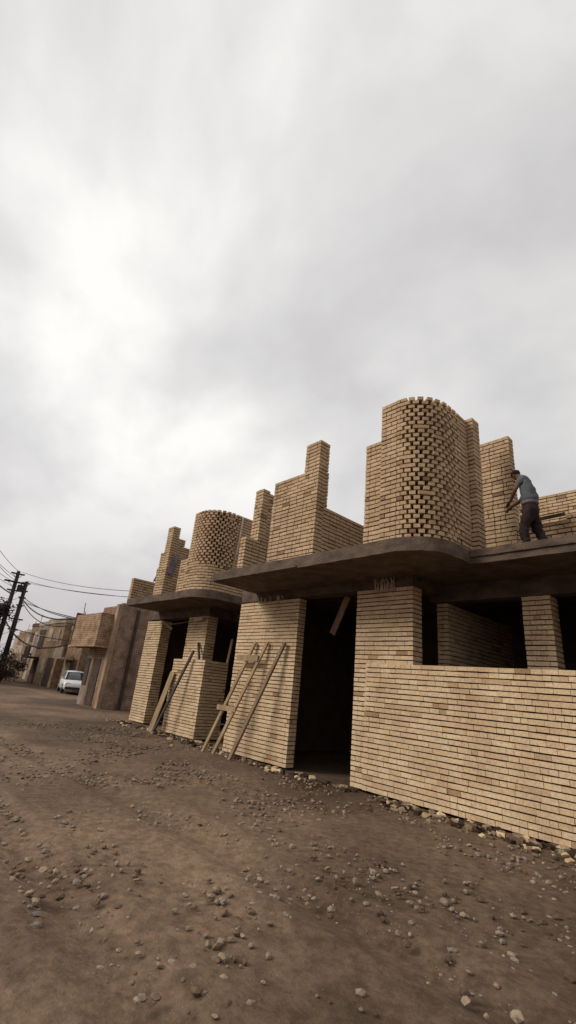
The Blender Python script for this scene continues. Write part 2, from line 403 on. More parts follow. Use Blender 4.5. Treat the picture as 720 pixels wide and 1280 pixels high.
# ------------------------------------------------------------------ ground
def make_ground():
    m, t, b = mat('packed_earth')
    tcn = t.nodes.new('ShaderNodeTexCoord')
    def nz(sc, det, ro=0.6):
        n = t.nodes.new('ShaderNodeTexNoise'); n.inputs['Scale'].default_value = sc; n.inputs['Detail'].default_value = det; n.inputs['Roughness'].default_value = ro
        t.links.new(tcn.outputs['Object'], n.inputs['Vector']); return n
    a = nz(0.55, 10, 0.68); r = t.nodes.new('ShaderNodeValToRGB')
    r.color_ramp.elements[0].position = 0.35; r.color_ramp.elements[0].color = (0.105, 0.070, 0.047, 1)
    r.color_ramp.elements[1].position = 0.68; r.color_ramp.elements[1].color = (0.205, 0.145, 0.10, 1)
    t.links.new(a.outputs['Fac'], r.inputs['Fac'])
    big = nz(0.16, 5, 0.55); rb = t.nodes.new('ShaderNodeValToRGB'); rb.color_ramp.elements[0].position = 0.42; rb.color_ramp.elements[0].color = (0.72, 0.70, 0.68, 1); rb.color_ramp.elements[1].position = 0.60; rb.color_ramp.elements[1].color = (1.35, 1.30, 1.24, 1)
    t.links.new(big.outputs['Fac'], rb.inputs['Fac'])
    c = nz(9, 8, 0.72); r2 = t.nodes.new('ShaderNodeValToRGB')
    r2.color_ramp.elements[0].position = 0.38; r2.color_ramp.elements[0].color = (0.6, 0.57, 0.55, 1)
    r2.color_ramp.elements[1].position = 0.66; r2.color_ramp.elements[1].color = (1.2, 1.18, 1.15, 1)
    t.links.new(c.outputs['Fac'], r2.inputs['Fac'])
    x = t.nodes.new('ShaderNodeMixRGB'); x.blend_type = 'MULTIPLY'; x.inputs[0].default_value = 1
    t.links.new(r.outputs[0], x.inputs[1]); t.links.new(r2.outputs[0], x.inputs[2]); y_ = t.nodes.new('ShaderNodeMixRGB'); y_.blend_type = 'MULTIPLY'; y_.inputs[0].default_value = 1; t.links.new(x.outputs[0], y_.inputs[1]); t.links.new(rb.outputs[0], y_.inputs[2]); t.links.new(y_.outputs[0], b.inputs['Base Color'])
    d = nz(28, 8, 0.7); bp = t.nodes.new('ShaderNodeBump'); bp.inputs['Strength'].default_value = 0.7; bp.inputs['Distance'].default_value = 0.03
    t.links.new(d.outputs['Fac'], bp.inputs['Height']); t.links.new(bp.outputs[0], b.inputs['Normal'])
    # one sheet: fine near the camera, coarse towards the horizon
    xs = sorted(set([-900, -500, -300, -200, -150, -120, -100, -85, -70] + [-60 + i * 1.5 for i in range(28)] + [-18 + i * 0.2 for i in range(116)] + [6, 9, 14, 25, 50, 100, 200, 400, 900]))
    ys = sorted(set([-900, -400, -200, -100, -50, -30, -18, -12, -8, -6, -5, -4] + [-3 + i * 0.2 for i in range(60)] + [10 + i * 1.5 for i in range(24)] + [50, 70, 100, 150, 250, 450, 900]))
    vs = []
    for yy in ys:
        for xx in xs:
            v = Vector((xx, yy, 0))
            h = noise.noise(v * 0.35) * 0.05 + noise.noise(v * 1.3 + Vector((5, 1, 0))) * 0.022 + noise.noise(v * 3.1) * 0.010
            yr = yy - 0.24 * (-xx) * (1 if xx < -27 else 0)
            for c0 in (1.6, 3.4):        # wheel ruts along the street
                dd_ = yy - (c0 + (0.0 if xx > -20 else (-xx - 20) * 0.24)) + 0.25 * math.sin(xx * 0.3)
                h -= 0.07 * math.exp(-(dd_ / 0.20) ** 2) - 0.035 * math.exp(-((abs(dd_) - 0.38) / 0.14) ** 2)
            if yy > 7.6 and -20 < xx < 3: h = h * 0.3 - 0.01
            vs.append((xx, yy, h - 0.03))
    nx = len(xs)
    fs = [(j * nx + i, j * nx + i + 1, (j + 1) * nx + i + 1, (j + 1) * nx + i) for j in range(len(ys) - 1) for i in range(nx - 1)]
    M = MB(); M.add(vs, fs, 0, True)
    o = M.build('ground', [m]); tag(o, kind='structure')
    return m
DIRT = make_ground()

G_ = (1 + 5 ** .5) / 2
ICO_V = [tuple(c / 1.9 for c in v) for v in ((-1, G_, 0), (1, G_, 0), (-1, -G_, 0), (1, -G_, 0), (0, -1, G_), (0, 1, G_), (0, -1, -G_), (0, 1, -G_), (G_, 0, -1), (G_, 0, 1), (-G_, 0, -1), (-G_, 0, 1))]
ICO_F = [(0, 11, 5), (0, 5, 1), (0, 1, 7), (0, 7, 10), (0, 10, 11), (1, 5, 9), (5, 11, 4), (11, 10, 2), (10, 7, 6), (7, 1, 8), (3, 9, 4), (3, 4, 2), (3, 2, 6), (3, 6, 8), (3, 8, 9), (4, 9, 5), (2, 4, 11), (6, 2, 10), (8, 6, 7), (9, 8, 1)]
def stones(name, n, region, smin, smax, mats, label, cat, seed, boxy=0.0):
    rnd = random.Random(seed); M = MB()
    for i in range(n):
        x, y = region(rnd)
        s = smin + (smax - smin) * rnd.random() ** 3
        rot = Matrix.Rotation(rnd.uniform(0, 6.28), 3, 'Z') @ Matrix.Rotation(rnd.uniform(-.5, .5), 3, 'X')
        mi = rnd.randrange(len(mats))
        if rnd.random() < boxy:
            sx, sy, sz = s * rnd.uniform(.7, 1.5), s * .7, s * .45
            ax = rot @ Vector((sx, 0, 0)); ay = rot @ Vector((0, sy, 0)); az2 = rot @ Vector((0, 0, sz))
            M.obox((x, y, sz * .5 - .03), ax, ay, az2, mi)
        else:
            jx, jy, jz = rnd.uniform(.75, 1.25), rnd.uniform(.6, 1), rnd.uniform(.4, .7)
            vs = [rot @ Vector((p[0] * s * jx * rnd.uniform(.8, 1.15), p[1] * s * jy * rnd.uniform(.8, 1.15), p[2] * s * jz * rnd.uniform(.8, 1.1))) + Vector((x, y, -.025 + s * .25)) for p in ICO_V]
            M.add(vs, ICO_F, mi)
    o = M.build(name, mats); tag(o, label, cat, kind='stuff'); return o
STONE = surf('grey_stone', (0.13, 0.10, 0.08), (0.27, 0.22, 0.17), scale=20, bump=0.2)
STONE2 = surf('dusty_stone', (0.18, 0.13, 0.09), (0.33, 0.25, 0.17), scale=20, bump=0.2)
def gr(r):
    while True:
        x, y = r.uniform(-16, 4), r.uniform(-1.5, 7.8)
        if noise.noise(Vector((x * .8, y * .8, 3))) + .35 * noise.noise(Vector((x * 3, y * 3, 9))) > r.uniform(-.25, .45): return x, y
stones('gravel', 16000, gr, 0.004, 0.045, [STONE, STONE2, DIRT], 'loose gravel lying over the dirt street', 'gravel', 3)
def rub(r):
    while True:
        x = r.uniform(-18, 1.5)
        if x > -8.3 and x < -6.5 and r.random() < .6: continue
        k_ = .5 + noise.noise(Vector((x * .9, 0, 7)))
        if k_ > r.random() * 1.1: return x, (7.88 if x > -10.6 else 8.35 if x < -14.7 or x > -12.7 else 8.3) - abs(r.gauss(0, .12 + .45 * max(0, k_ - .3)))
stones('brick_rubble', 1700, rub, 0.008, 0.085, [BR, STONE2, MORTAR, DIRT], 'broken brick bits and mortar along the foot of the walls', 'rubble', 5, boxy=0.6)

# ------------------------------------------------------------------ the near house
def bristles(parent, x0, x1, y, z, n, h, name='rebar_stubs'):
    M = MB()
    for i in range(n):
        x = random.uniform(x0, x1); hh = random.uniform(.35, 1.0) * h
        M.tube([(x, y, z - .05), (x + random.uniform(-.03, .03), y - random.uniform(0, .03), z + hh * .5), (x + random.uniform(-.06, .06), y - random.uniform(.0, .05), z + hh)], 0.009, 5)
    return M.build(name, [RAG], parent)

H1 = empty('brick_house', (-6.0, 8.0, 0))
tag(H1, 'nearest unfinished yellow brick house with a tall curved wall, a man working on its slab', 'house', 'unfinished yellow brick houses')
GF = 'down'
brick_box('pillar', H1, -10.67, -8.27, 8.0, 8.24, 0, 3.805, GF, 'broad brick pier with timber leaning against it')
brick_box('pillar', H1, -6.44, -5.03, 8.0, 8.33, 0, 3.828, GF, 'brick pier with rebar stubs at its top')
brick_box('pillar', H1, -3.36, -2.86, 9.1, 9.48, 0, 3.70, GF, 'narrow brick pier behind the low wall')
brick_box('low_wall', H1, -6.12, 1.4, 7.965, 8.2, 0, 2.297, GF)
brick_box('inner_wall', H1, -5.18, -4.93, 9.2, 12.5, 0, 3.70, GF)
brick_box('inner_wall', H1, -6.3, -6.06, 11.2, 12.9, 0, 3.8, GF)
brick_box('front_wall', H1, -2.12, 1.4, 9.1, 9.34, 0, 3.70, GF)  # added out-of-view wall, cuts the light entering the porch from the right
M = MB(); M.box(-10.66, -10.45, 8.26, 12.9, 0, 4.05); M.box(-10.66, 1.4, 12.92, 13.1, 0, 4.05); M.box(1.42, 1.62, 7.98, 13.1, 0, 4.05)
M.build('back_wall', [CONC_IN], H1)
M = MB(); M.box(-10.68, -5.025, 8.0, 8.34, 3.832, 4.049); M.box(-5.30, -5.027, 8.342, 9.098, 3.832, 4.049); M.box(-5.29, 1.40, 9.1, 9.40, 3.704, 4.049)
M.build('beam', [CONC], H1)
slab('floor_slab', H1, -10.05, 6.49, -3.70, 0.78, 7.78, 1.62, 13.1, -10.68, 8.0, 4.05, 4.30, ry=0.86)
# timber edge boards left on the fascia
M = MB(); M.box(-3.68, 1.6, 7.745, 7.768, 4.17, 4.296); M.build('edge_board', [CONC], H1)
M = MB(); M.box(-10.0, -6.9, 6.455, 6.476, 4.06, 4.11); M.build('edge_board', [CONC], H1)
Z = 4.303
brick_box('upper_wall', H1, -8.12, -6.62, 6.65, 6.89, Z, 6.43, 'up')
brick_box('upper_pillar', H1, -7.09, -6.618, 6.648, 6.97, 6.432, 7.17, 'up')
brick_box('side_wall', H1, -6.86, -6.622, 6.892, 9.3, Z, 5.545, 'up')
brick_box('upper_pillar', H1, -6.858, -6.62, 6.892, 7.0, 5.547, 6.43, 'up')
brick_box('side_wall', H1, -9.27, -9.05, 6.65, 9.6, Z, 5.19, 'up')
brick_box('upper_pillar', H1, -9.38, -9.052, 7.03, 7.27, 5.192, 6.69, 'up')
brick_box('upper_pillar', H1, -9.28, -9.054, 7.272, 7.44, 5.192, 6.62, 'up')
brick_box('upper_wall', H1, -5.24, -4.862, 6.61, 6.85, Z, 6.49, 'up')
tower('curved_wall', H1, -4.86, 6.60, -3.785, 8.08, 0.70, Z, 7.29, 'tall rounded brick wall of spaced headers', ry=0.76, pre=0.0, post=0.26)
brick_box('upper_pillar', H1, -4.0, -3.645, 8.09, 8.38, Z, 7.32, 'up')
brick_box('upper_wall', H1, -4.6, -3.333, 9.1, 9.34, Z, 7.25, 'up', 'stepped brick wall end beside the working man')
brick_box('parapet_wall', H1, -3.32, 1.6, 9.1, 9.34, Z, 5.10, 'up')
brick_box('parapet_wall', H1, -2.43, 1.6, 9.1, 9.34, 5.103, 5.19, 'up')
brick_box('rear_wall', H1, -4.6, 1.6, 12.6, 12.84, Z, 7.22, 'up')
bristles(H1, -5.95, -5.40, 7.975, 3.80, 30, 0.34)
bristles(H1, -9.9, -8.9, 7.985, 3.81, 22, 0.13)

# ------------------------------------------------------------------ the second house
H2 = empty('brick_house', (-14.0, 8.9, 0))
tag(H2, 'second unfinished brick house, set back, its round tower lower and darker than the near one', 'house', 'unfinished yellow brick houses')
brick_box('pillar', H2, -17.95, -16.76, 8.85, 9.27, 0, 3.70, GF)
brick_box('pillar', H2, -14.81, -13.57, 8.85, 9.25, 0, 3.745, GF)
brick_box('low_wall', H2, -14.60, -12.70, 8.40, 8.64, 0, 2.26, GF)
brick_box('low_wall', H2, -12.94, -12.702, 8.645, 9.32, 0, 2.26, GF)
brick_box('low_wall', H2, -14.58, -14.34, 8.645, 8.84, 0, 2.26, GF)
M = MB(); M.box(-17.94, -17.7, 9.29, 13.9, 0, 4.05); M.box(-17.94, -10.70, 13.92, 14.1, 0, 4.05); M.box(-10.94, -10.70, 8.3, 13.9, 0, 4.04); M.build('back_wall', [CONC_IN], H2)
M = MB(); M.box(-17.96, -13.56, 8.85, 9.2, 3.75, 4.049); M.box(-13.85, -13.562, 9.202, 9.9, 3.75, 4.049); M.box(-13.84, -10.96, 9.902, 10.2, 3.75, 4.049); M.build('beam', [CONC], H2)
slab('floor_slab', H2, -17.25, 7.45, -12.00, 0.86, 9.3, -10.70, 14.1, -17.96, 8.85, 4.05, 4.30)
brick_box('side_wall', H2, -17.42, -17.2, 7.52, 11.0, Z, 5.16, 'up')
brick_box('upper_pillar', H2, -15.20, -14.80, 7.55, 7.84, Z, 6.87, 'up', 'tall thin brick column with a cloth hanging on it')
brick_box('upper_pillar', H2, -15.42, -15.205, 7.55, 7.80, Z, 5.90, 'up')
brick_box('side_wall', H2, -15.04, -14.802, 7.845, 8.12, Z, 6.47, 'up')
brick_box('side_wall', H2, -15.04, -14.80, 8.125, 10.6, Z, 6.2, 'up')
tower('curved_wall', H2, -13.30, 7.50, -12.07, 10.4, 0.78, Z, 7.03, 'round brick wall of spaced headers, partly behind the near slab', tight=9, pre=0.26, post=0.25)
brick_box('upper_wall', H2, -13.75, -13.302, 7.51, 7.75, Z, 5.4, 'up')

# ------------------------------------------------------------------ loose things on and against the houses
def timber(name, p, q, w, h, m, label, cat, group=None, up=(0, -1, 0)):
    M = MB(); p = Vector(p); q = Vector(q); e_ = empty(name, tuple(p)) if False else None
    M.bar(p, q, w, h, 0, up); o = M.build(name, [m]); tag(o, label, cat, group); return o

lad = empty('wooden_ladder', (-10.2, 7.2, 0)); tag(lad, 'rough wooden ladder of two rails leaning on the broad brick pier', 'ladder')
for x0, x1 in ((-10.62, -9.74), (-10.18, -9.25)):
    M = MB(); M.bar((x0 - .02, 7.35, -0.05), (x1, 7.93, 2.72), 0.085, 0.05, up=(0, -1, 0)); M.build('rail', [WOOD], lad)
M = MB(); M.bar((-10.28, 7.79, 2.30), (-9.40, 7.79, 2.30), 0.15, 0.03, up=(0, -1, 0)); M.build('rung', [WOOD], lad)
M = MB(); M.bar((-10.5, 7.53, 1.05), (-9.72, 7.53, 1.05), 0.12, 0.03, up=(0, -1, 0)); M.build('rung', [WOOD], lad)
timber('timber_pole', (-9.45, 7.3, -0.04), (-8.59, 7.92, 2.70), 0.085, 0.06, WOOD_D, 'single timber pole leaning right of the frame on the broad pier', 'timber', 'timbers leaning on walls')
timber('plank', (-7.56, 8.50, 2.98), (-7.13, 8.50, 3.86), 0.17, 0.035, WOOD_D, 'short plank hanging aslant in the dark doorway between the two near piers', 'plank')
timber('plank', (-14.25, 7.9, -0.05), (-13.33, 8.33, 2.52), 0.09, 0.05, STEEL, 'dark bar leaning aslant on the low wall of the second house', 'bar')
timber('forked_prop', (-13.36, 8.62, 2.2), (-13.88, 8.80, 2.83), 0.07, 0.05, STEEL, 'dark stick standing against the pier above the low wall of the second house', 'stick')
timber('plank', (-13.15, 9.55, 1.9), (-13.08, 9.62, 3.06), 0.10, 0.04, WOOD, 'pale upright board behind the far brick pier with the low wall', 'plank')
timber('short_plank', (-16.70, 8.80, 3.66), (-16.02, 8.9, 3.36), 0.09, 0.04, WOOD, 'short pale board jutting from the head of the far left pier', 'plank')
M = MB(); M.bar((-14.7, 8.05, -.03), (-14.42, 8.34, 1.82), 0.26, 0.03, up=(0, -1, 0)); o = M.build('board', [WOOD]); tag(o, 'pale wide board propped against the low wall of the second house', 'board')
M = MB(); M.tube([(-12.02, 8.60, 6.97), (-12.01, 8.55, 6.0), (-12.02, 8.44, 4.75)], 0.03, 6); o = M.build('wooden_batten', [RAG]); tag(o, 'thin pale batten standing against the side of the farther round tower', 'batten')
# line strung under the second slab, and the rag on it
M = MB(); pts = [Vector((-16.75, 8.72, 3.57)).lerp(Vector((-14.6, 8.72, 3.56)), i / 8) + Vector((0, 0, -.12 * math.sin(math.pi * i / 8) * .5)) for i in range(9)]
pts += [Vector((-14.1, 8.7, 3.62)), Vector((-13.55, 8.7, 3.77))]
M.tube(pts, 0.012, 5); o = M.build('cord', [WOOD]); tag(o, 'pale cord strung beneath the slab of the second house', 'cord')
def cloth(name, p, u, v, nrm, nu, nv, amp, m, label, cat, seed):
    M = MB(); p, u, v, nrm = map(Vector, (p, u, v, nrm)); vs = []; rnd = random.Random(seed)
    for lay_ in (0, 1):
        for j in range(nv + 1):
            for i in range(nu + 1):
                a, b = i / nu, j / nv
                w = amp * (math.sin(a * 7 + seed) * .6 + math.sin(b * 9 + a * 3) * .4)
                vs.append(p + u * (a + .08 * math.sin(b * 8 + seed)) + v * (b + .05 * math.sin(a * 6)) + nrm * (w + lay_ * 0.008))
    n_ = (nu + 1) * (nv + 1); fs = []
    for j in range(nv):
        for i in range(nu):
            a = j * (nu + 1) + i
            fs.append((a, a + 1, a + nu + 2, a + nu + 1)); fs.append((n_ + a, n_ + a + nu + 1, n_ + a + nu + 2, n_ + a + 1))
    edge = [i for i in range(nu + 1)] + [j * (nu + 1) + nu for j in range(1, nv + 1)] + [nv * (nu + 1) + i for i in range(nu - 1, -1, -1)] + [j * (nu + 1) for j in range(nv - 1, 0, -1)]
    for k in range(len(edge)):
        a, b = edge[k], edge[(k + 1) % len(edge)]; fs.append((a, b, n_ + b, n_ + a))
    M.add(vs, fs, 0, True); o = M.build(name, [m]); tag(o, label, cat); return o
BLUE = surf('faded_violet_cloth', (0.085, 0.07, 0.115), (0.24, 0.21, 0.22), scale=2.5, bump=0.3, rough=0.95)
TARP = surf('dark_green_sheet', (0.03, 0.04, 0.038), (0.07, 0.085, 0.08), scale=6, bump=0.3)
cloth('hanging_cloth', (-14.745, 7.60, 5.02), (0, 0.22, 0.0), (0.0, 0.12, 0.80), (1, 0, 0), 6, 14, 0.02, BLUE, 'violet and grey cloth hanging down the tall thin brick column', 'cloth', 2)
cloth('plastic_sheet', (-15.68, 7.60, 4.84), (0.32, 0, 0.02), (0.14, 0.0, 0.50), (0, -1, 0), 6, 8, 0.02, TARP, 'dark plastic sheet hanging off the left side of the tall thin column', 'sheet', 4)
cloth('rag', (-14.25, 8.68, 3.52), (0.55, 0, 0.06), (0.08, 0.0, 0.14), (0, -1, 0), 8, 4, 0.03, RAG, 'pale rag draped over the cord at the head of the pier', 'rag', 6)
# dark strip added as the shadow gap on the near house's balcony parapet
timber('shadow_gap_strip', (-2.95, 8.98, 5.135), (-2.40, 8.98, 5.16), 0.06, 0.03, STEEL, 'dark narrow strip standing for the shadow gap on the balcony parapet behind the man', 'board')

# ------------------------------------------------------------------ the man
SKIN = surf('skin', (0.13, 0.065, 0.04), (0.17, 0.09, 0.055), scale=12, bump=0.05, rough=0.6)
SHIRT = surf('grey_blue_cotton', (0.085, 0.094, 0.108), (0.13, 0.143, 0.16), scale=7, bump=0.35, bscale=12)
HEM = surf('pale_undershirt', (0.13, 0.10, 0.105), (0.19, 0.15, 0.155), scale=7, bump=0.1)
TROU = surf('dark_brown_trousers', (0.016, 0.010, 0.010), (0.034, 0.021, 0.019), scale=6, bump=0.35, bscale=12)
HAIR = surf('black_hair', (0.008, 0.006, 0.006), (0.02, 0.015, 0.012), scale=30, bump=0.5)
SHOE = surf('dusty_shoe', (0.04, 0.03, 0.025), (0.09, 0.07, 0.055), scale=12)

def skin_mesh(name, verts, edges, rads, m, parent, root=0, sub=2):
    me = bpy.data.meshes.new(name); me.from_pydata([Vector(v) for v in verts], edges, [])
    o = link(name, me, parent)
    sk = o.modifiers.new('skin', 'SKIN')
    for i, r in enumerate(rads):
        rr = r if hasattr(r, '__len__') else (r, r)
        me.skin_vertices[0].data[i].radius = rr
        me.skin_vertices[0].data[i].use_root = (i == root)
    sk.use_smooth_shade = True
    ss = o.modifiers.new('sub', 'SUBSURF'); ss.levels = sub; ss.render_levels = sub
    dg = bpy.context.evaluated_depsgraph_get(); dg.update()
    me2 = bpy.data.meshes.new_from_object(o.evaluated_get(dg))
    o.modifiers.clear(); o.data = me2; me2.name = name
    me2.materials.clear(); me2.materials.append(m)
    me2.polygons.foreach_set('material_index', [0] * len(me2.polygons))
    me2.polygons.foreach_set('use_smooth', [True] * len(me2.polygons))
    return o

man = empty('person', (-2.82, 8.36, 4.303))
tag(man, 'man in grey-blue shirt and dark trousers bending and reaching to the brickwork', 'person')
# joints (world): he faces -X, a little away from the street, stooped over his hands
J = dict(pel=(-2.79, 8.38, 5.20), bel=(-2.79, 8.37, 5.36), che=(-2.80, 8.38, 5.58), nek=(-2.885, 8.38, 5.745), thr=(-2.925, 8.39, 5.80), hed=(-3.00, 8.40, 5.865), crn=(-2.995, 8.40, 5.935),
         shn=(-2.83, 8.20, 5.70), shf=(-2.86, 8.56, 5.69), eln=(-2.95, 8.16, 5.48), elf=(-3.03, 8.64, 5.46), wrn=(-3.10, 8.30, 5.345), wrf=(-3.20, 8.62, 5.36),
         hpn=(-2.81, 8.31, 5.03), hpf=(-2.79, 8.45, 5.03), knn=(-2.90, 8.26, 4.76), knf=(-2.76, 8.52, 4.77), ann=(-2.87, 8.25, 4.39), anf=(-2.60, 8.54, 4.39),
         ton=(-3.02, 8.24, 4.335), tof=(-2.75, 8.55, 4.335))
names = list(J); idx = {k: i for i, k in enumerate(names)}
ed = [('pel', 'bel'), ('bel', 'che'), ('che', 'nek'), ('nek', 'thr'), ('thr', 'hed'), ('hed', 'crn'), ('che', 'shn'), ('shn', 'eln'), ('eln', 'wrn'), ('che', 'shf'), ('shf', 'elf'), ('elf', 'wrf'),
      ('pel', 'hpn'), ('hpn', 'knn'), ('knn', 'ann'), ('ann', 'ton'), ('pel', 'hpf'), ('hpf', 'knf'), ('knf', 'anf'), ('anf', 'tof')]
rad = dict(pel=(.10, .10), bel=(.12, .10), che=(.13, .11), nek=.06, thr=.052, hed=(.082, .095), crn=(.06, .07), shn=.058, shf=.058, eln=.040, elf=.040, wrn=.027, wrf=.027,
           hpn=.065, hpf=.065, knn=.050, knf=.055, ann=.037, anf=.037, ton=.03, tof=.03)
verts = [J[k] for k in names]; rads = [rad[k] for k in names]; edges = [(idx[a], idx[b]) for a, b in ed]
# hands: a palm and five unequal bent fingers each
def hand(w, dirv, side):
    w = Vector(w); dv = Vector(dirv).normalized(); sd = Vector(side).normalized(); dn = dv.cross(sd).normalized()
    wi = names.index('wrn') if w == Vector(J['wrn']) else names.index('wrf')
    base = len(verts); verts.append(tuple(w + dv * .05)); rads.append((.030, .018)); edges.append((wi, base))
    for k, (s_, l1) in enumerate(((-.030, .068), (-.010, .078), (.010, .074), (.030, .058))):
        a = len(verts); b0 = w + dv * .085 + sd * s_
        verts.append(tuple(b0)); rads.append(.0105); edges.append((base, a))
        verts.append(tuple(b0 + dv * l1 * .55 + Vector((0, 0, -.006)))); rads.append(.009); edges.append((a, a + 1))
        verts.append(tuple(b0 + dv * l1 * .85 + Vector((0, 0, -.030)))); rads.append(.008); edges.append((a + 1, a + 2))
    a = len(verts); verts.append(tuple(w + dv * .03 - sd * .038)); rads.append(.012); edges.append((base, a))
    verts.append(tuple(w + dv * .065 - sd * .058 + Vector((0, 0, -.02)))); rads.append(.010); edges.append((a, a + 1))
hand(J['wrn'], (-.65, .35, -.55), (0.2, .9, 0)); hand(J['wrf'], (-.75, .1, -.45), (0, -1, 0))
# nose, brow and ears grow out of the head
hd = Vector(J['hed']); 
def bump_v(off, r, frm='hed'):
    a = len(verts); verts.append(tuple(hd + Vector(off))); rads.append(r); edges.append((idx[frm], a))
body = skin_mesh('body', verts, edges, rads, SKIN, man, root=0, sub=2)
# face details
M = MB()
fd = Vector((-.80, .12, -.58)).normalized(); sdv = Vector((0.12, 1, 0)).normalized(); upv = sdv.cross(fd).normalized()
if upv.z < 0: upv = -upv
def ell(M, c, rx, ry, rz, ax, ay, az_, n=8):
    vs = []; fs = []
    for j in range(n + 1):
        ph = math.pi * j / n
        for i in range(n):
            th = 2 * math.pi * i / n
            vs.append(Vector(c) + Vector(ax) * rx * math.sin(ph) * math.cos(th) + Vector(ay) * ry * math.sin(ph) * math.sin(th) + Vector(az_) * rz * math.cos(ph))
    for j in range(n):
        for i in range(n): fs.append((j * n + i, j * n + (i + 1) % n, (j + 1) * n + (i + 1) % n, (j + 1) * n + i))
    M.add(vs, fs, 0, True)
ell(M, hd + fd * .098 - upv * .01, .018, .013, .024, fd, sdv, upv); M.build('nose', [SKIN], man)
for s_ in (-1, 1):
    M = MB(); ell(M, hd + sdv * .083 * s_ - upv * .005, .016, .010, .030, fd, sdv, upv); M.build('ear', [SKIN], man)
M = MB(); ell(M, hd + fd * .085 - upv * .055, .014, .026, .010, fd, sdv, upv); M.build('mouth', [SKIN], man)
for s_ in (-1, 1):
    M = MB(); ell(M, hd + fd * .083 + sdv * .033 * s_ + upv * .018, .005, .010, .006, fd, sdv, upv, 6); M.build('eye', [HAIR], man)
M = MB(); ell(M, hd + upv * .040 - fd * .028, .092, .084, .080, fd, sdv, upv, 14); o = M.build('hair', [HAIR], man)
for v in o.data.vertices:
    w = (v.co - hd)
    k = 1 + 0.07 * noise.noise(v.co * 40)
    v.co = hd + w * k
# clothes: close-fitting shells a little larger than the body
sh = dict(a=(-2.79, 8.38, 5.23), b=(-2.785, 8.37, 5.36), c=(-2.80, 8.38, 5.56), d=(-2.85, 8.38, 5.69), e=(-2.89, 8.38, 5.745), sn=(-2.83, 8.20, 5.70), en=(-2.90, 8.165, 5.565), sf=(-2.86, 8.56, 5.69), ef=(-2.95, 8.61, 5.56))
k = list(sh); ii = {a: i for i, a in enumerate(k)}
skin_mesh('shirt', [sh[a] for a in k], [(ii[a], ii[b]) for a, b in (('a', 'b'), ('b', 'c'), ('c', 'd'), ('d', 'e'), ('c', 'sn'), ('sn', 'en'), ('c', 'sf'), ('sf', 'ef'))],
          [(.178, .178), (.168, .165), (.165, .145), (.13, .11), (.08, .07), .085, .075, .085, .075], SHIRT, man, 0)
skin_mesh('undershirt', [(-2.79, 8.38, 5.19), (-2.79, 8.38, 5.25), (-2.79, 8.38, 5.34)], [(0, 1), (1, 2)], [(.158, .162), (.166, .17), (.14, .14)], HEM, man, 0)
tr = dict(w=(-2.79, 8.38, 5.27), p=(-2.785, 8.38, 5.12), hn=(-2.815, 8.30, 4.97), hf=(-2.785, 8.46, 4.97), kn=(-2.90, 8.26, 4.76), kf=(-2.76, 8.52, 4.77), mn=(-2.885, 8.255, 4.58), mf=(-2.68, 8.53, 4.58), an=(-2.87, 8.25, 4.40), af=(-2.60, 8.54, 4.40))
k = list(tr); ii = {a: i for i, a in enumerate(k)}
skin_mesh('trousers', [tr[a] for a in k], [(ii[a], ii[b]) for a, b in (('w', 'p'), ('p', 'hn'), ('hn', 'kn'), ('kn', 'mn'), ('mn', 'an'), ('p', 'hf'), ('hf', 'kf'), ('kf', 'mf'), ('mf', 'af'))],
          [(.168, .165), (.168, .162), .118, .118, .088, .088, .078, .078, .080, .080], TROU, man, 0)
for nm, a, b in (('shoe', J['ann'], J['ton']), ('shoe', J['anf'], J['tof'])):
    a = Vector(a); b = Vector(b)
    skin_mesh(nm, [(a.x + .03, a.y, 4.35), (a.x - .06, a.y, 4.345), (b.x - .04, b.y, 4.335)], [(0, 1), (1, 2)], [(.042, .046), (.044, .042), (.042, .03)], SHOE, man, 0)

for o in man.children:
    if o.name.split('.')[0] in ('shirt', 'trousers'):
        for v in o.data.vertices:
            p_ = v.co
            v.co = p_ + Vector((noise.noise(p_ * 9), noise.noise(p_ * 9 + Vector((7, 0, 0))), 0)) * 0.022 + Vector((0.010 * math.sin(p_.z * 70 + noise.noise(p_ * 6) * 5), 0.006 * math.sin(p_.z * 55 + p_.x * 30), 0))

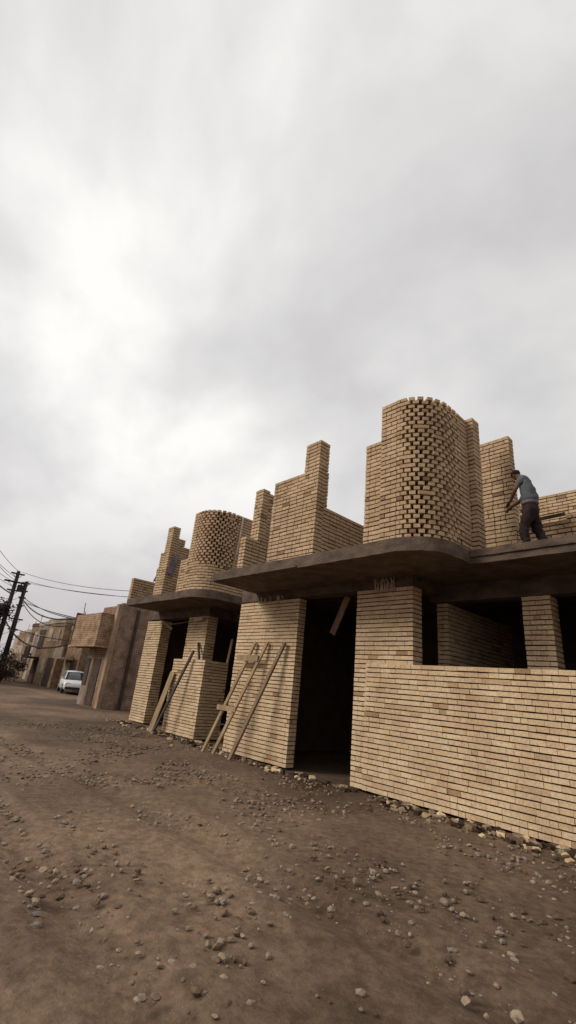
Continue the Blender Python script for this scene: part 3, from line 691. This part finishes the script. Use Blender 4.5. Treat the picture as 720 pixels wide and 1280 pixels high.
# ------------------------------------------------------------------ the plastered house next along
PL1 = surf('brown_plaster', (0.14, 0.085, 0.055), (0.28, 0.185, 0.122), scale=1.7, detail=9, bump=0.5, bscale=9, lo=0.3, hi=0.7)
PL2 = surf('ochre_plaster', (0.20, 0.13, 0.08), (0.38, 0.265, 0.17), scale=1.7, detail=9, bump=0.5, bscale=9, lo=0.3, hi=0.7)
PL3 = surf('grey_plaster', (0.15, 0.115, 0.09), (0.29, 0.235, 0.195), scale=1.6, detail=9, bump=0.25)
PL4 = surf('pale_plaster', (0.27, 0.20, 0.15), (0.45, 0.36, 0.28), scale=1.6, detail=9, bump=0.25)
TRIM = surf('dark_trim', (0.045, 0.03, 0.024), (0.085, 0.058, 0.045), scale=4, bump=0.1)
PANE = flat('dusty_window_pane', (0.03, 0.028, 0.03), rough=0.25)
def block_mat(name, k1=(0.26, 0.185, 0.14), k2=(0.32, 0.235, 0.18), k3=(0.19, 0.135, 0.10)):
    m, t, b = mat(name)
    tcn = t.nodes.new('ShaderNodeTexCoord'); sp = t.nodes.new('ShaderNodeSeparateXYZ'); cb = t.nodes.new('ShaderNodeCombineXYZ')
    t.links.new(tcn.outputs['Object'], sp.inputs[0]); ad = t.nodes.new('ShaderNodeMath'); t.links.new(sp.outputs['X'], ad.inputs[0]); t.links.new(sp.outputs['Y'], ad.inputs[1]); t.links.new(ad.outputs[0], cb.inputs[0]); t.links.new(sp.outputs['Z'], cb.inputs[1])
    br = t.nodes.new('ShaderNodeTexBrick'); br.inputs['Scale'].default_value = 1.0
    br.inputs['Brick Width'].default_value = 0.26; br.inputs['Row Height'].default_value = 0.10; br.inputs['Mortar Size'].default_value = 0.012
    br.inputs['Color1'].default_value = (*k1, 1); br.inputs['Color2'].default_value = (*k2, 1); br.inputs['Mortar'].default_value = (*k3, 1)
    t.links.new(cb.outputs[0], br.inputs['Vector'])
    n = t.nodes.new('ShaderNodeTexNoise'); n.inputs['Scale'].default_value = 2.4; n.inputs['Detail'].default_value = 6; t.links.new(tcn.outputs['Object'], n.inputs['Vector'])
    r = t.nodes.new('ShaderNodeValToRGB'); r.color_ramp.elements[0].position = .35; r.color_ramp.elements[0].color = (.62, .56, .54, 1); r.color_ramp.elements[1].position = .65; r.color_ramp.elements[1].color = (1.1, 1.05, 1, 1)
    t.links.new(n.outputs['Fac'], r.inputs['Fac'])
    x = t.nodes.new('ShaderNodeMixRGB'); x.blend_type = 'MULTIPLY'; x.inputs[0].default_value = 1
    t.links.new(br.outputs['Color'], x.inputs[1]); t.links.new(r.outputs[0], x.inputs[2]); t.links.new(x.outputs[0], b.inputs['Base Color'])
    bp = t.nodes.new('ShaderNodeBump'); bp.inputs['Strength'].default_value = .4; bp.inputs['Distance'].default_value = .02
    t.links.new(n.outputs['Fac'], bp.inputs['Height']); t.links.new(bp.outputs[0], b.inputs['Normal'])
    return m
BLOCK = block_mat('grey_block_wall')
TANB = block_mat('tan_brick_wall', (0.32, 0.22, 0.135), (0.42, 0.30, 0.195), (0.17, 0.115, 0.075))
BRNB = block_mat('brown_brick_wall', (0.23, 0.155, 0.10), (0.32, 0.215, 0.145), (0.12, 0.08, 0.055))

H3 = empty('plastered_house', (-24, 9.6, 0)); tag(H3, 'brown plastered house with a bare grey block side wall, just left of the brick houses', 'house')
M = MB(); M.box(-24.95, -23.25, 9.62, 15, -.05, 4.80); M.build('front_wall', [BRNB], H3)
M = MB(); M.box(-23.25, -22.95, 9.58, 9.78, -.05, 4.88); M.build('lit_corner_strip', [PL2], H3)  # lit edge of the corner, put in as a strip of lighter plaster
M = MB(); M.box(-23.248, -22.98, 9.785, 15, -.05, 4.97); M.build('side_wall', [BLOCK], H3)
M = MB(); M.box(-22.975, -22.86, 10.60, 10.74, -.05, 4.74); M.build('drain_pipe', [TRIM], H3)
M = MB(); M.box(-26.7, -23.30, 8.95, 9.615, 2.80, 4.36); M.box(-26.8, -23.2, 8.9, 9.615, 2.70, 2.798); M.build('balcony', [TANB], H3)
M = MB(); M.box(-26.86, -26.702, 8.93, 10.4, 2.82, 4.5); M.build('party_wall', [TRIM], H3)
M = MB(); M.box(-25.6, -24.96, 9.62, 14.5, -.05, 4.30); M.build('side_wing', [PL3], H3)
M = MB(); M.box(-24.6, -23.7, 9.585, 9.618, 0.02, 2.2); M.build('door', [TRIM], H3)
M = MB(); M.box(-25.5, -25.02, 9.585, 9.618, 0.9, 2.2); w = M.build('window', [TRIM], H3); M = MB(); M.box(-25.44, -25.08, 9.578, 9.584, 0.98, 2.12); M.build('pane', [PANE], w)
M = MB(); M.tube([(-26.8, 9.3, 4.35), (-26.85, 9.25, 5.1)], .02, 5); M.build('aerial', [POLE], H3)

# ------------------------------------------------------------------ houses further along the street
def row_house(label, x0, x1, yf, h, wallm, trimm, seed, storeys=2, jut=True):
    rnd = random.Random(seed); e_ = empty('row_house', ((x0 + x1) / 2, yf, 0)); tag(e_, label, 'house', 'houses further down the street')
    d = rnd.uniform(7, 9)
    M = MB(); M.box(x0, x1, yf, yf + d, -.1, h); M.build('wall', [wallm], e_)
    M = MB(); M.box(x0 - .05, x1 + .05, yf - .06, yf - .003, h - .05, h + .35); M.box(x1 + .003, x1 + .09, yf - .06, yf + d, h - .05, h + .35); M.box(x0 - .09, x0 - .003, yf - .06, yf + d, h - .05, h + .35)
    M.build('parapet', [trimm], e_)
    W = x1 - x0; fh = h / storeys
    for s in range(storeys):
        for k in range(2):
            cx = x0 + W * (.27 + .46 * k) + rnd.uniform(-.2, .2)
            if s == 0 and k == 1:
                M = MB(); M.box(cx - .8, cx + .8, yf - .03, yf - .003, 0, 2.3); M.build('gate', [TRIM], e_)
            else:
                z = s * fh + fh * .38
                M = MB(); M.box(cx - .62, cx + .62, yf - .05, yf - .003, z, z + 1.15); w = M.build('window', [trimm], e_)
                M = MB(); M.box(cx - .52, cx + .52, yf - .058, yf - .052, z + .1, z + 1.05); M.build('pane', [PANE], w)
    M = MB(); M.box(x1 + .003, x1 + .03, yf + 1.5, yf + 2.6, fh * 1.35, fh * 1.35 + 1.1); w = M.build('window', [PANE], e_)
    if jut:
        M = MB(); M.box(x0 + W * .1, x0 + W * .62, yf - 1.05, yf - .062, fh - .12, fh + .05); M.box(x0 + W * .1, x0 + W * .62, yf - 1.05, yf - .95, fh + .052, fh + .95); M.build('balcony', [trimm], e_)
    M = MB(); tx = x0 + W * rnd.uniform(.3, .7); M.box(tx, tx + 1.0, yf + 2, yf + 3, h + .002, h + 1.0); M.build('water_tank', [PL3], e_)
    if rnd.random() < .7:
        M = MB(); M.tube([(x0 + W * .2, yf + .5, h), (x0 + W * .2, yf + .5, h + 1.6)], .03, 5); M.box(x0 + W * .2 - .4, x0 + W * .2 + .4, yf + .48, yf + .52, h + 1.3, h + 1.34); M.build('aerial', [POLE], e_)
    return e_
rows_ = [('low grey house with a jutting balcony right behind the white car', -38.4, -34.5, 15.3, 4.2, PL3, TRIM, 1),
 ('narrow ochre house with a dark gate, just past the low grey one', -42.2, -38.8, 14.0, 4.7, TANB, PL4, 2),
 ('tall ochre two-storey house, widest of the nearer far houses', -47.3, -42.6, 13.5, 5.3, TANB, PL4, 8),
 ('dark brown narrow house wedged between ochre and grey ones', -50.6, -47.6, 13.9, 4.5, BRNB, TRIM, 3),
 ('grey two-storey house with a water tank, left of the dark narrow one', -55.6, -51.0, 15.0, 5.6, PL3, PL4, 9),
 ('pale two-storey house in the middle of the far row', -61.5, -56.4, 16.3, 5.4, PL4, PL1, 4),
 ('brown house with dark trim, left of the pale one', -67.5, -62.2, 17.4, 6.2, BRNB, TRIM, 10),
 ('grey boxy house beyond the brown one in the far row', -76, -69, 19.0, 5.9, PL3, PL4, 5),
 ('small brown house near the far end of the street', -92, -79, 22.0, 6.4, PL1, PL2, 6),
 ('small pale house at the very end of the street', -120, -97, 28.0, 7.0, PL4, PL3, 7)]
for r_ in rows_: row_house(*r_, jut=r_[-1] < 6)
def across():
    e_ = empty('row_house', (-52, 8.0, 0)); tag(e_, 'dark purple-brown house across the street behind the utility poles', 'house')
    dk = surf('dark_red_plaster', (0.045, 0.028, 0.030), (0.085, 0.052, 0.052), scale=.8, bump=.2)
    M = MB(); M.box(-62, -46.5, 0.6, 7.2, -.1, 5.4); M.build('wall', [dk], e_)
    M = MB(); M.box(-56, -49, 1.6, 6.4, 5.402, 8.2); M.build('upper_storey', [dk], e_)
    M = MB(); M.box(-62.1, -46.4, 7.203, 7.3, 5.2, 5.75); M.box(-46.497, -46.4, .5, 7.2, 5.2, 5.75); M.build('parapet', [TRIM], e_)
    for x in (-59, -55, -50):
        M = MB(); M.box(x, x + 1.3, 7.203, 7.24, 1.2, 2.6); w = M.build('window', [TRIM], e_); M = MB(); M.box(x + .08, x + 1.22, 7.242, 7.25, 1.28, 2.52); M.build('pane', [PANE], w)
across()

# ------------------------------------------------------------------ trees and scrub at the end of the street
LEAF = surf('dusty_dark_foliage', (0.026, 0.018, 0.017), (0.055, 0.040, 0.036), scale=3, bump=0)
LEAF2 = surf('dry_brown_scrub', (0.05, 0.036, 0.024), (0.10, 0.075, 0.048), scale=3, bump=0)
BARK = surf('bark', (0.04, 0.028, 0.022), (0.08, 0.058, 0.045), scale=9, bump=.4, stretch=(1, 1, .2))
def tree(name, x, y, h, cr, seed, leafm, label, cat, nleaf=2600, group=None, trunk_h=.4):
    rnd = random.Random(seed); e_ = empty(name, (x, y, 0)); tag(e_, label, cat, group)
    M = MB(); M.tube([(x, y, -.1), (x + .05, y, h * trunk_h * .5), (x + .1, y + .05, h * trunk_h), (x + .12, y, h * .75)], [.04 * h * .5, .033 * h * .5, .025 * h * .5, .01 * h * .5], 8)
    cl = []
    for i in range(9):
        a = rnd.uniform(0, 6.28); r_ = cr * rnd.uniform(.25, .8); z = h * rnd.uniform(trunk_h + .05, .92)
        c = Vector((x + r_ * math.cos(a), y + r_ * math.sin(a), z)); cl.append((c, cr * rnd.uniform(.28, .5)))
        M.tube([(x + .1, y, h * trunk_h * rnd.uniform(.6, 1.1)), ((x + c.x) / 2, (y + c.y) / 2, (h * trunk_h + c.z) / 2 + .1), c], [.05, .035, .012], 5)
    M.build('trunk', [BARK], e_)
    M = MB()
    for i in range(nleaf):
        c, r_ = rnd.choice(cl); v = Vector((rnd.gauss(0, 1), rnd.gauss(0, 1), rnd.gauss(0, .8))) * r_ * .55
        p = c + v; s = rnd.uniform(.07, .17) * (h / 5) ** .5
        a = Vector((rnd.gauss(0, 1), rnd.gauss(0, 1), rnd.gauss(0, .5))).normalized(); b = a.cross(Vector((rnd.gauss(0, 1), rnd.gauss(0, 1), rnd.gauss(0, 1)))).normalized()
        M.add([p - a * s, p + b * s * .5, p + a * s, p - b * s * .5], [(0, 1, 2, 3)])
    M.build('crown', [leafm], e_)
tree('dusty_tree', -43.0, 7.0, 5.9, 1.7, 11, LEAF, 'dark dusty tree at the left edge beside the utility poles', 'tree', 9000, trunk_h=.2)
for i, (x, y, h, c) in enumerate([(-45, 10.4, 2.2, 1.2), (-53, 12.6, 2.6, 1.5), (-66, 15.0, 3.2, 2.0)]):
    tree('dry_shrub', x, y, h, c, 20 + i, LEAF2, ['dry brown shrub nearest the foot of the poles', 'dry brown shrub midway down the street', 'dry brown shrub farthest down the street'][i], 'shrub', 1500, 'dry shrubs beside the far street', trunk_h=.15)

# ------------------------------------------------------------------ utility poles and wires
def utility_pole(x, y, h, label, arms, tilt):
    e_ = empty('utility_pole', (x, y, 0)); tag(e_, label, 'pole', 'utility poles at the left')
    tx, ty = tilt
    top = Vector((x + tx, y + ty, h))
    M = MB(); M.tube([(x, y, -.3), (x + tx * .5, y + ty * .5, h * .5), top], [.24, .20, .15], 10); M.build('pole', [POLE], e_)
    for z, w, ins in arms:
        f_ = z / h; cx, cy = x + tx * f_, y + ty * f_
        M = MB(); M.box(cx - w * .25, cx + w * .25, cy - w, cy + w, z - .05, z + .05)
        M.bar((cx, cy - w * .7, z - .03), (cx, cy, z - .55), .04, .04); M.bar((cx, cy + w * .7, z - .03), (cx, cy, z - .55), .04, .04)
        a = M.build('crossarm', [POLE], e_)
        for s in ins:
            M = MB(); M.tube([(cx, cy + w * s, z + .05), (cx, cy + w * s, z + .14), (cx, cy + w * s, z + .2), (cx, cy + w * s, z + .28)], [.04, .09, .05, .07], 8); M.build('insulator', [STEEL], a)
    return e_
p1 = utility_pole(-46.7, 9.7, 9.35, 'left of the two utility poles, slightly taller with insulators on top', [(9.1, .55, (0.9,)), (8.35, .9, (-.9, .9)), (7.6, .5, (.8,))], (-.1, -.1))
p2 = utility_pole(-46.6, 10.55, 8.55, 'right of the two utility poles with a stack of short brackets', [(8.4, .35, (-.8, .8)), (7.7, .3, ()), (7.1, .3, ()), (6.4, .3, ()), (5.2, .55, (.9,)), (4.3, .4, ())], (.0, -.1))
M = MB(); M.box(-46.75, -46.45, 9.85, 10.3, 7.55, 8.15); M.tube([(-46.6, 10.1, 8.15), (-46.6, 10.1, 8.35)], .05, 6); M.build('transformer_box', [POLE], p1)
M = MB()
for z in (7.2, 6.2, 5.2, 4.2, 3.2): M.bar((-46.7, 9.7, z - .5), (-46.6, 10.5, z), .03, .03)
M.build('ladder_rungs', [POLE], p1)

def wire(p, q, sag, r, label, group, n=24):
    M = MB(); p = Vector(p); q = Vector(q)
    pts = []
    for i in range(n + 1):
        t = i / n; pt = p.lerp(q, t); pt.z -= sag * 4 * t * (1 - t); pts.append(pt)
    M.tube(pts, r, 5); o = M.build('overhead_wire', [WIRE]); tag(o, label, 'wire', group)
G1 = 'wires from the poles across to the brick houses'; G2 = 'cables sagging from the poles to the row houses'; G3 = 'wires running off to the left of the poles'
T1 = (-46.7, 9.9, 9.3); T2 = (-46.6, 10.5, 8.6)
wire(T1, (-17.4, 14.2, 6.2), .8, .018, 'highest thin wire crossing the sky from poles to the second brick house', G1)
wire(T2, (-17.4, 14.3, 5.80), .62, .018, 'middle thin wire crossing the sky from poles to the second brick house', G1)
wire((-46.6, 10.6, 8.45), (-17.4, 14.2, 5.35), .30, .015, 'lowest thin wire crossing the sky from poles to the second brick house', G1)
PB = (-46.6, 10.4, 7.1)
wire(PB, (-26.9, 9.3, 4.3), .75, .045, 'thick cable sagging from the poles to the balcony corner of the plastered house', G2)
wire((-46.6, 10.4, 7.0), (-26.95, 9.35, 4.0), 1.0, .03, 'thin cable hanging just below the thick sagging one', G2)
wire((-46.6, 10.45, 7.2), (-27.0, 10.2, 4.25), .45, .028, 'cable above the thick sagging one, meeting the plastered house', G2)
wire((-46.6, 10.45, 6.9), (-27.0, 11.2, 4.25), .30, .018, 'faint wire from the poles to the rear of the plastered house', G2)
wire((-46.6, 10.45, 6.75), (-27.0, 12.4, 4.25), .25, .018, 'faintest wire ending furthest back on the plastered house', G2)
wire((-46.7, 9.8, 4.9), (-27.0, 9.5, 3.1), 1.15, .055, 'heavy low cable drooping between the poles and the plastered house', G2)
wire((-46.7, 9.8, 4.6), (-36.5, 15.2, 3.9), .5, .03, 'low cable from the poles to the grey house behind the car', G2)
wire((-46.7, 9.7, 7.2), (-24, 1.5, 6.9), .3, .045, 'thick cable leaving the poles to the left', G3)
for i, (za, zb, yy) in enumerate([(9.3, 9.6, 1.0), (8.7, 8.9, .6), (8.45, 8.4, 1.4), (8.3, 7.9, .8), (7.9, 7.5, 1.2)]):
    wire((-46.7, 9.6, za), (-24, yy, zb), .5, .018, 'thin wire fanning out to the left of the poles, %s' % ['the topmost', 'the second from the top', 'the middle one', 'the fourth from the top', 'the lowest'][i], G3)

# ------------------------------------------------------------------ the parked car
def car(x, y, rot):
    PAINT = flat('white_car_paint', (0.62, 0.61, 0.60), rough=0.3, spec=0.5); GL = flat('car_glass', (0.02, 0.022, 0.025), rough=0.12, spec=0.6)
    RUB = flat('tyre_rubber', (0.02, 0.02, 0.02), rough=0.9); RIM = flat('wheel_rim', (0.4, 0.4, 0.4), rough=0.35, metal=.8); LMP = flat('headlight_lens', (0.6, 0.6, 0.58), rough=.2); TAIL = flat('tail_light_lens', (0.35, 0.02, 0.02), rough=.3)
    root = empty('parked_car', (x, y, 0)); root.rotation_euler.z = rot; tag(root, 'white saloon car parked in front of the far row of houses', 'car')
    def part(M, name, mats, par=root): return M.build2(name, mats, par)
    def b2(M, name, mats, par):
        me = bpy.data.meshes.new(name); me.from_pydata(M.v, [], M.f)
        for m in mats: me.materials.append(m)
        me.polygons.foreach_set('use_smooth', M.sm); bm = bmesh.new(); bm.from_mesh(me); bmesh.ops.recalc_face_normals(bm, faces=bm.faces); bm.to_mesh(me); bm.free()
        o = bpy.data.objects.new(name, me); COL.objects.link(o); o.parent = par; return o
    # lofted body: stations along x, half section (y,z)
    st = [(-2.15, .62, .35, .62, .66), (-2.05, .78, .24, .72, .80), (-1.5, .84, .2, .82, .90), (-.6, .86, .2, .86, .93), (.5, .86, .2, .86, .93), (1.2, .85, .2, .84, .88), (1.9, .80, .22, .74, .76), (2.12, .66, .32, .58, .62)]
    M = MB(); ring = []
    for (sx, w, zb, zs, zt) in st:
        sec = [(0, zb), (w * .85, zb), (w, zb + .12), (w * 1.0, (zb + zs) / 2), (w * .97, zs), (w * .84, zt), (0, zt + .02)]
        full = sec + [(-yy, zz_) for yy, zz_ in sec[-2:0:-1]]; ring.append([(sx, a, b) for a, b in full])
    n = len(ring[0]); vs = [v for r_ in ring for v in r_]
    fs = [(i * n + k_, i * n + (k_ + 1) % n, (i + 1) * n + (k_ + 1) % n, (i + 1) * n + k_) for i in range(len(ring) - 1) for k_ in range(n)] + [tuple(range(n)), tuple((len(ring) - 1) * n + k_ for k_ in range(n))]
    M.add(vs, fs, 0, True); b2(M, 'body', [PAINT], root)
    # cabin
    st = [(-1.75, .72, .90), (-1.15, .60, 1.36), (-.5, .60, 1.45), (.25, .60, 1.44), (.65, .62, 1.36), (1.25, .74, .90)]
    M = MB(); vs = []
    for sx, w, z in st: vs += [(sx, -.78 if z > 1 else -w, .89), (sx, -w, z), (sx, 0, z + .03), (sx, w, z), (sx, .78 if z > 1 else w, .89)]
    fs = [(i * 5 + k_, i * 5 + k_ + 1, (i + 1) * 5 + k_ + 1, (i + 1) * 5 + k_) for i in range(5) for k_ in range(4)]
    M.add(vs, fs, 0, True); b2(M, 'window', [GL], root)
    M = MB()
    vs = []
    for sx, w, z in st[1:5]: vs += [(sx, -w - .012, z - .03), (sx, -w, z + .008), (sx, 0, z + .045), (sx, w, z + .008), (sx, w + .012, z - .03)]
    M.add(vs, [(i * 5 + k_, i * 5 + k_ + 1, (i + 1) * 5 + k_ + 1, (i + 1) * 5 + k_) for i in range(3) for k_ in range(4)], 0, True)
    for s in (-1, 1):
        M.bar((1.24, .745 * s, .92), (.64, .635 * s, 1.38), .06, .04); M.bar((-1.74, .73 * s, .92), (-1.14, .615 * s, 1.37), .09, .04); M.bar((-.1, .785 * s, .9), (-.12, .62 * s, 1.43), .06, .03)
    b2(M, 'roof', [PAINT], root)
    for sx in (-1.35, 1.38):
        for s in (-1, 1):
            M = MB(); M.tube([(sx, s * .66, .31), (sx, s * .68, .31), (sx, s * .84, .31), (sx, s * .865, .31)], [.27, .31, .31, .27], 18); w = b2(M, 'wheel', [RUB], root)
            M = MB(); M.tube([(sx, s * .86, .31), (sx, s * .875, .31)], [.19, .17], 14); b2(M, 'rim', [RIM], w)
    for s in (-1, 1):
        M = MB(); M.obox((2.06, s * .58, .62), (.05, 0, 0), (0, .15, 0), (0, 0, .07)); b2(M, 'headlight', [LMP], root)
        M = MB(); M.obox((-2.06, s * .62, .70), (.05, 0, 0), (0, .12, 0), (0, 0, .07)); b2(M, 'tail_light', [TAIL], root)
        M = MB(); M.obox((.85, s * .93, .98), (.05, 0, 0), (0, .08, 0), (0, 0, .06)); b2(M, 'wing_mirror', [PAINT], root)
    M = MB(); M.obox((2.13, 0, .36), (.03, 0, 0), (0, .7, 0), (0, 0, .08)); b2(M, 'bumper', [RUB], root)
    M = MB(); M.obox((-2.15, 0, .42), (.03, 0, 0), (0, .7, 0), (0, 0, .10)); b2(M, 'bumper', [RUB], root)
car(-36.0, 13.0, math.atan2(-.24, .97))
